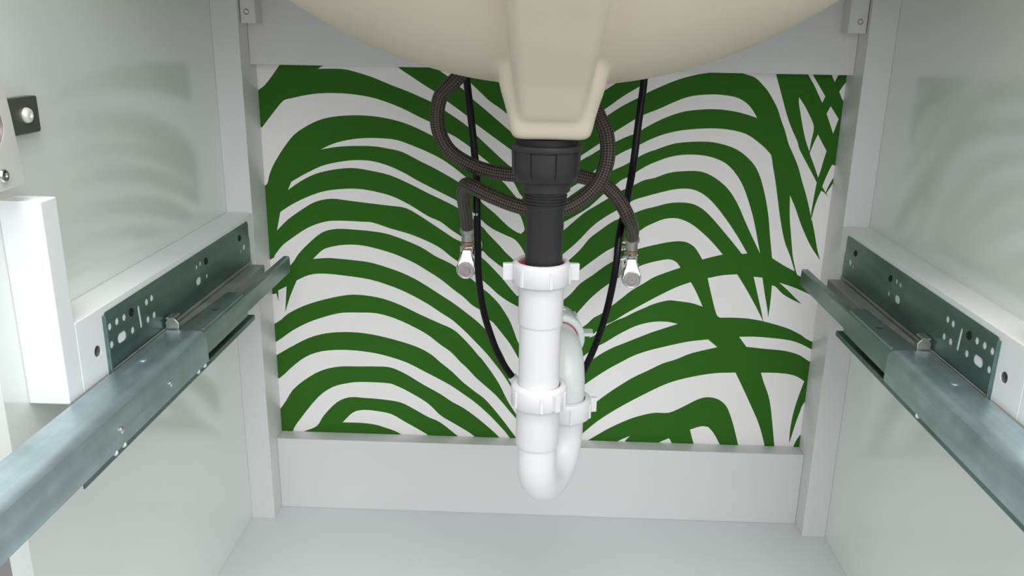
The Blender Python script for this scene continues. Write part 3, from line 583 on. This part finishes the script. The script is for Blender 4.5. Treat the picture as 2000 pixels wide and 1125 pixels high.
# ------------------------------------------------------------------ chrome angle valves
def valve(foot, label, sd):
    f = Vector(foot); x, y, z = f.x, f.y, f.z-0.0042
    t = thing('angle_valve', (x, 1.12, z-0.04), label, 'valve', None)
    bm = bmesh.new(); lathe(bm, [(0.0072, 0), (0.0078, -0.001), (0.0078, -0.011), (0.0100, -0.013), (0.0100, -0.030), (0.0085, -0.036), (0.004, -0.0385)], (x, y, z), n=28); body = finish(bm, 'valve_body', M_CHROME, t)
    bm = bmesh.new(); lathe(bm, [(0.0085, 0.0), (0.0098, -0.001), (0.0098, -0.008), (0.0085, -0.009)], (x, y, z-0.001), n=6, phase=0.3); finish(bm, 'hex_collar', M_CHROME, t, smooth=20, bevel=0.0005)
    # wall inlet with escutcheon
    bm = bmesh.new(); lathe(bm, [(0.0090, 0.004), (0.0090, YW-y-0.006), (0.0105, YW-y-0.005)], (x, y, z-0.024), axis=(0, 1, 0), n=28); finish(bm, 'inlet_tube', M_CHROME, t)
    bm = bmesh.new(); lathe(bm, [(0.0100, 0), (0.0120, 0.002), (0.0150, 0.006), (0.0155, 0.009)], (x, YW-0.0092, z-0.024), axis=(0, 1, 0), n=36); finish(bm, 'wall_rose', M_CHROME, t)
    # stubby lever: a teardrop that swells from the neck to a round face turned to the front
    bm = bmesh.new()
    def tear(yy, s, zc):
        pts = []
        for i in range(14):
            a = math.radians(150+240*i/13); pts.append((x+0.0105*s*math.cos(a)*1.03, yy, zc+0.0105*s*math.sin(a)))
        # narrowing upper shoulder
        pts += [(x+0.0092*s, yy, zc+0.0075*s), (x+0.0070*s, yy, zc+0.0125*s), (x+0.0052*s, yy, zc+0.0185*s), (x+0.0046*s, yy, zc+0.0215*s), (x-0.0046*s, yy, zc+0.0215*s), (x-0.0052*s, yy, zc+0.0185*s), (x-0.0070*s, yy, zc+0.0125*s), (x-0.0092*s, yy, zc+0.0075*s)]
        return [(p[0], p[1]+max(0.0, p[2]-zc-0.004)*0.75, p[2]) for p in pts]
    zc = z-0.0265
    loft(bm, [tear(y-0.006, 1.10, zc+0.001), tear(y-0.016, 1.14, zc), tear(y-0.0225, 1.10, zc-0.0005), tear(y-0.0240, 1.02, zc-0.0006)])
    hd = finish(bm, 'lever_handle', M_CHROME, t, smooth=35)
    bm = bmesh.new(); lathe(bm, [(0.0108, 0), (0.0108, -0.0014), (0.0098, -0.0020), (0.0090, -0.0016), (0.0062, -0.0016), (0.0056, -0.0010), (0.0040, -0.0010), (0.0036, -0.0018), (0.0016, -0.0018), (0.0010, -0.0006)], (x, y-0.0236, zc-0.0006), axis=(0, 1, 0), n=36)
    finish(bm, 'round_face', mat('scuffed_chrome_face', (0.62, 0.55, 0.56), rough=0.32, metal=0.85, var=0.3, scale=260, rvar=0.1), hd, smooth=20)
    bm = bmesh.new(); box(bm, min(x+sd*0.0150, x+sd*0.0080), max(x+sd*0.0150, x+sd*0.0080), y-0.006, y+0.006, z-0.030, z-0.004); finish(bm, 'side_boss', M_CHROME, t, bevel=0.003, seg=3)
    return t
valve(HL, 'chrome angle valve with round lever face, left of the black waste pipe', 1)
valve(HR, 'chrome angle valve with round lever face, right of the black waste pipe', -1)

# ------------------------------------------------------------------ black cable
keys = [(908, 118, 0.985), (912, 160, 0.985), (920, 230, 0.98), (926, 290, 0.975), (931, 350, 0.97), (932, 420, 0.965), (933, 480, 0.965), (935, 540, 0.965), (943, 600, 0.965), (957, 650, 0.965), (977, 700, 0.965), (1002, 738, 0.965),
        (1035, 775, 0.965), (1075, 790, 0.965), (1115, 768, 0.965), (1146, 712, 0.965), (1170, 655, 0.965), (1188, 595, 0.965), (1203, 520, 0.965), (1208, 472, 0.972), (1211, 453, 0.980), (1215, 432, 0.988), (1223, 400, 0.986), (1237, 320, 0.975), (1247, 240, 0.98), (1257, 165, 0.985), (1259, 120, 0.985)]
cable = thing('cable', at(1075, 790, 0.965), 'thin black cable hanging in a long loop behind the white trap', 'cable')
bm = bmesh.new(); tube(bm, crom([at(*k) for k in keys], 10), 0.0042, n=16); finish(bm, 'cable_sheath', M_CABLE, cable, smooth=60)
a, b = at(1000, 735, 0.965), at(1005, 742, 0.965)
bm = bmesh.new(); dv = (b-a).normalized(); lathe(bm, [(0.0044, 0), (0.0060, 0.0005), (0.0060, 0.007), (0.0044, 0.0075)], a, axis=tuple(dv), n=20); c = finish(bm, 'clear_collar', M_PVCG, cable); c['label'] = 'pale plastic collar on the cable'
# printed mark on the sheath
for dx in (-2.4, 2.4):
    p = at(929+dx, 419, 0.9608)
    bm = bmesh.new(); box(bm, p.x-0.0009, p.x+0.0009, p.y-0.0003, p.y+0.0006, p.z-0.0014, p.z+0.0014); finish(bm, 'printed_mark', M_MARK, cable, bevel=0.0003)

# ------------------------------------------------------------------ drawer slides on their blocks, mirrored left and right
MID = 0.00685
ZB0, ZB1 = 0.3900, 0.4515
def side_set(left):
    S = 1 if left else -1
    def X(x): return x if left else 2*MID-x
    side = 'left' if left else 'right'
    def B(bm, x0, x1, y0, y1, z0, z1): a, b = sorted((X(x0), X(x1))); box(bm, a, b, y0, y1, z0, z1)
    # block
    bt = thing('support_block', (X(-0.388), 0.85, ZB0), 'pale painted timber block screwed along the %s cabinet wall, carrying the drawer slide' % side, 'timber block')
    bm = bmesh.new()
    prism(bm, [(0.6292, ZB0), (YP-0.0002, ZB0), (YP-0.0002, ZB1), (0.6292, ZB1)], [circ(0.6575, 0.4165, 0.0046, 20)], lambda u, v, w: Vector((X(XL-w), u, v)), 0.0332)
    bk = finish(bm, 'block', M_STILE, bt, bevel=0.0012)
    bm = bmesh.new(); lathe(bm, [(0.0046, 0.0003), (0.0046, 0.016), (0.0001, 0.016), (0.0001, 0.0145), (0.0041, 0.0145), (0.0041, 0.0008)], (X(XL), 0.6575, 0.4165), axis=(-S, 0, 0), n=20, closed=True)
    finish(bm, 'drilled_hole', M_HOLE, bk)  # dark lining added to make the drilled hole look deep and shaded
    # slide
    sl = thing('drawer_slide', (X(-0.35), 0.75, 0.357), 'zinc drawer slide pulled out along the %s side, with perforated mounting plate' % side, 'drawer slide')
    xp = XL+0.0018
    blk = [(0.7420, 0.4320, 0.0038), (0.9050, 0.4318, 0.0038), (1.0145, 0.4328, 0.0036)]
    holes = []
    blacks = [(255, 610), (401, 510), (466.6, 465.4)]
    def onp(px, py):
        d = CF + CR*((px-1000)/FPX) - CU*((py-562.5)/FPX); t = (XL-CAM.x)/d.x
        return (d.y*t+CAM.y, CAM.z+d.z*t)
    for px, py in blacks: holes.append(circ(*onp(px, py), 0.0040, 16))
    for px, py in ((213, 638), (227, 628), (241, 620), (217, 673), (258, 645), (288, 624), (300, 615), (285, 590), (295, 582), (383, 522), (390, 515), (403, 539), (470, 491)):
        holes.append(circ(*onp(px, py), 0.0034 if px < 350 else 0.0027, 12))
    a, b = onp(237, 658); holes.append(slot(a, b, 0.0070, 0.0046))
    a, b = onp(387, 549); holes.append(slot(a, b, 0.0050, 0.0042))
    a, b = onp(475.7, 483); holes.append(slot(a, b, 0.0045, 0.0034))
    a, b = onp(272, 619); holes.append(slot(a, b, 0.0185, 0.0021, ang=math.pi/2+0.08))
    bm = bmesh.new()
    out = [(0.6725, 0.3925), (1.0420, 0.3925), (1.0420, 0.4210), (1.0400, 0.4260), (1.0400, 0.4420), (1.0375, 0.4452), (0.6755, 0.4452), (0.6725, 0.4425)]
    prism(bm, out, holes, lambda u, v, w: Vector((X(XL+0.0001+w), u, v)), 0.0007)
    pl = finish(bm, 'mounting_plate', M_ZINC, sl, bevel=0.0)
    for px, py in blacks:
        a, b = onp(px, py); bm = bmesh.new()
        lathe(bm, [(0.0039, 0), (0.0039, 0.0012), (0.0030, 0.0018), (0.0016, 0.0018), (0.0010, 0.0008)], (X(XL+0.0002), a, b), axis=(S, 0, 0), n=16)
        finish(bm, 'screw', M_HOLEDISC, pl)  # black disc standing in for the dark of a deep screw hole
    # returned front lip of the plate
    bm = bmesh.new(); B(bm, XL+0.0001, XL+0.0036, 0.6700, 0.6722, 0.3800, 0.4435); finish(bm, 'front_lip', M_ZINC, pl, bevel=0.0006)
    # fixed cabinet rail: foot of the plate, groove, flange, inner web
    bm = bmesh.new()
    B(bm, XL+0.0001, XL+0.0018, 0.6725, 1.0420, 0.3600, 0.3924)
    B(bm, XL+0.0018, -0.3670, 0.6725, 1.0300, 0.3820, 0.3834)
    B(bm, -0.3672, -0.3505, 0.68, 1.0330, 0.3885, 0.3900)
    B(bm, -0.3520, -0.3505, 0.68, 1.0330, 0.3600, 0.3890)
    B(bm, XL+0.0018, -0.3300, 0.68, 0.925, 0.3560, 0.3575)
    B(bm, -0.3672, -0.3658, 0.68, 1.0330, 0.3825, 0.3890)
    finish(bm, 'cabinet_rail', M_ZINCD, sl, bevel=0.0006)
    YE = 0.5400 if left else 0.4400
    # lower runner, its lip shows as the dark strip under the sleeve
    bm = bmesh.new()
    B(bm, -0.3480, -0.3288, YE, 0.9230, 0.3590, 0.3604)
    B(bm, -0.3300, -0.3286, YE, 0.9230, 0.3545, 0.3604)
    lp = finish(bm, 'lower_runner', M_ZINC, sl, bevel=0.0006)
    for yy in ((0.586, 0.600, 0.752, 0.768) if left else (0.492, 0.505, 0.700)):
        bm = bmesh.new(); bmesh.ops.create_icosphere(bm, subdivisions=2, radius=0.0026, matrix=Matrix.Translation((X(-0.3284), yy, 0.3600))); finish(bm, 'ball_bearing', M_PVCG, lp)
    # inner rail reaching back to the wall
    bm = bmesh.new()
    sec = [(-0.3400, 0.3800), (-0.3400, 0.3888), (-0.3388, 0.3900), (-0.3326, 0.3900), (-0.3312, 0.3886), (-0.3308, 0.3690), (-0.3322, 0.3690), (-0.3325, 0.3880), (-0.3388, 0.3886), (-0.3388, 0.3800)]
    def sweep(bm, sec, y0, y1, taper=0.0):
        a = [bm.verts.new((X(x), y0, z)) for x, z in sec]; b = [bm.verts.new((X(x), y1, z)) for x, z in sec]
        n = len(sec)
        for i in range(n):
            j = (i+1) % n; bm.faces.new((a[i], a[j], b[j], b[i]))
        bm.faces.new(a); bm.faces.new(b)
    sweep(bm, sec, 0.60, 1.0780)
    finish(bm, 'inner_rail', M_ZINCM, sl, smooth=40)
    # middle plate over it with the round hole and a raised rib
    bm = bmesh.new()
    prism(bm, [(0.70, -0.3640), (0.9100, -0.3535), (0.9100, -0.3345), (0.9030, -0.3322), (0.70, -0.3322)], [circ(0.8473, -0.3450, 0.0034, 16)], lambda u, v, w: Vector((X(v), u, 0.3902+w)), 0.0011)
    mp = finish(bm, 'middle_plate', M_ZINCM, sl, bevel=0.0)
    bm = bmesh.new(); sweep(bm, [(-0.3322, 0.3913), (-0.3300, 0.3900), (-0.3296, 0.3660), (-0.3306, 0.3660), (-0.3310, 0.3890), (-0.3326, 0.3902)], 0.70, 0.9040); finish(bm, 'side_skirt', M_ZINCM, mp, smooth=50)
    bm = bmesh.new(); sweep(bm, [(-0.3352, 0.3912), (-0.3340, 0.3922), (-0.3328, 0.3922), (-0.3322, 0.3912)], 0.786, 0.9000); finish(bm, 'raised_rib', M_ZINCL, mp, smooth=50)
    # outer drawer sleeve coming out towards the front
    bm = bmesh.new()
    sec = [(-0.3730, 0.3700), (-0.3738, 0.3895), (-0.3725, 0.3922), (-0.3480, 0.3922), (-0.3400, 0.3926), (-0.3330, 0.3922), (-0.3290, 0.3902), (-0.3275, 0.3860), (-0.3268, 0.3610),
           (-0.3282, 0.3610), (-0.3288, 0.3855), (-0.3302, 0.3892), (-0.3332, 0.3910), (-0.3715, 0.3910), (-0.3724, 0.3890), (-0.3718, 0.3700)]
    sec = [(max(x, XL+0.0036) if x < -0.36 else x, z) for x, z in sec]
    sweep(bm, sec, 0.30, 0.7780)
    ds = finish(bm, 'drawer_sleeve', M_ZINCL, sl, smooth=40)
    for yy in ((0.598, 0.690) if left else (0.520,)):
        bm = bmesh.new()
        lathe(bm, [(0.0030, 0), (0.0030, 0.0006), (0.0020, 0.0012), (0.0006, 0.0014)], (X(-0.3269), yy, 0.374), axis=(S, 0, 0), n=16); finish(bm, 'rivet', M_CHROME, ds)
    bm = bmesh.new()
    lathe(bm, [(0.0042, 0), (0.0040, 0.0006), (0.0028, 0.0012), (0.0008, 0.0014)], (X(-0.355), 0.700, 0.3921), n=20); finish(bm, 'dimple', M_ZINCL, ds)
    # latch tab standing on the sleeve beside the plate
    bm = bmesh.new()
    prism(bm, [(-0.3690, 0.3905), (-0.3560, 0.3905), (-0.3552, 0.3985), (-0.3590, 0.4030), (-0.3660, 0.4034), (-0.3690, 0.3990)], [], lambda u, v, w: Vector((X(u), 0.781+w, v)), 0.0025)
    box_x = sorted((X(-0.3694), X(-0.3610)))
    box(bm, box_x[0], box_x[1], 0.7830, 0.7990, 0.4012, 0.4036)
    o = finish(bm, 'latch_tab', M_NICKEL, sl, bevel=0.0008)
    return sl
side_set(True); side_set(False)

# ------------------------------------------------------------------ concealed hinge on the left panel
hg = thing('cabinet_hinge', (PL, 0.64, 0.57), 'bright nickel concealed door hinge at the left edge with dark screwed mounting plate', 'hinge')
bm = bmesh.new(); prism(bm, [(0.600, 0.5998), (0.6640, 0.5998), (0.6655, 0.6015), (0.6655, 0.6262), (0.6640, 0.6280), (0.600, 0.6280)], [], lambda u, v, w: Vector((PL+0.0002+w, u, v)), 0.0075)
mpl = finish(bm, 'mounting_plate', M_DARKM, hg, bevel=0.0012)
bm = bmesh.new(); lathe(bm, [(0.0060, 0.0), (0.0060, 0.0012), (0.0052, 0.0028), (0.0034, 0.0038), (0.0022, 0.0038), (0.0012, 0.0026)], (PL+0.0076, 0.6480, 0.6140), axis=(1, 0, 0), n=24); finish(bm, 'screw', M_HCHROME, mpl, smooth=40)
bm = bmesh.new(); box(bm, PL+0.0077, -0.3840, 0.588, 0.606, 0.604, 0.624); finish(bm, 'hinge_arm', M_HCHROME, hg, bevel=0.003, seg=3)
xc = -0.3838
bm = bmesh.new()
outl = [(0.5300, 0.5660), (0.6070, 0.5680), (0.6095, 0.5695), (0.6105, 0.5730), (0.6050, 0.6200), (0.6005, 0.6480), (0.5980, 0.6520), (0.5930, 0.6540), (0.5300, 0.6540)]
prism(bm, outl, [circ(0.5850, 0.5780, 0.0035, 16), slot(0.5720, 0.6135, 0.010, 0.0170)], lambda u, v, w: Vector((xc+w, u, v)), 0.0020)
cp = finish(bm, 'cup_plate', M_HCHROME, hg, bevel=0.0008)
bm = bmesh.new()
rs = []
for s, dx in ((1.0, 0.0019), (1.0, -0.001), (0.92, -0.006), (0.70, -0.008)):
    rs.append([(xc+dx, u, v) for u, v in slot(0.5720, 0.6135, 0.010*s, 0.0170*s)])
loft(bm, rs, cap=False); bm.faces.new([v for v in bm.verts][-len(rs[0]):])
finish(bm, 'pressed_cup', mat('bronze_cup', (0.34, 0.27, 0.24), rough=0.3, metal=0.8), cp, smooth=40)
bm = bmesh.new(); lathe(bm, [(0.0050, 0), (0.0050, 0.0008), (0.0040, 0.0020), (0.0018, 0.0022), (0.0010, 0.0012)], (xc+0.0021, 0.5850, 0.5780), axis=(1, 0, 0), n=20); finish(bm, 'screw', M_CHROME, cp, smooth=40)
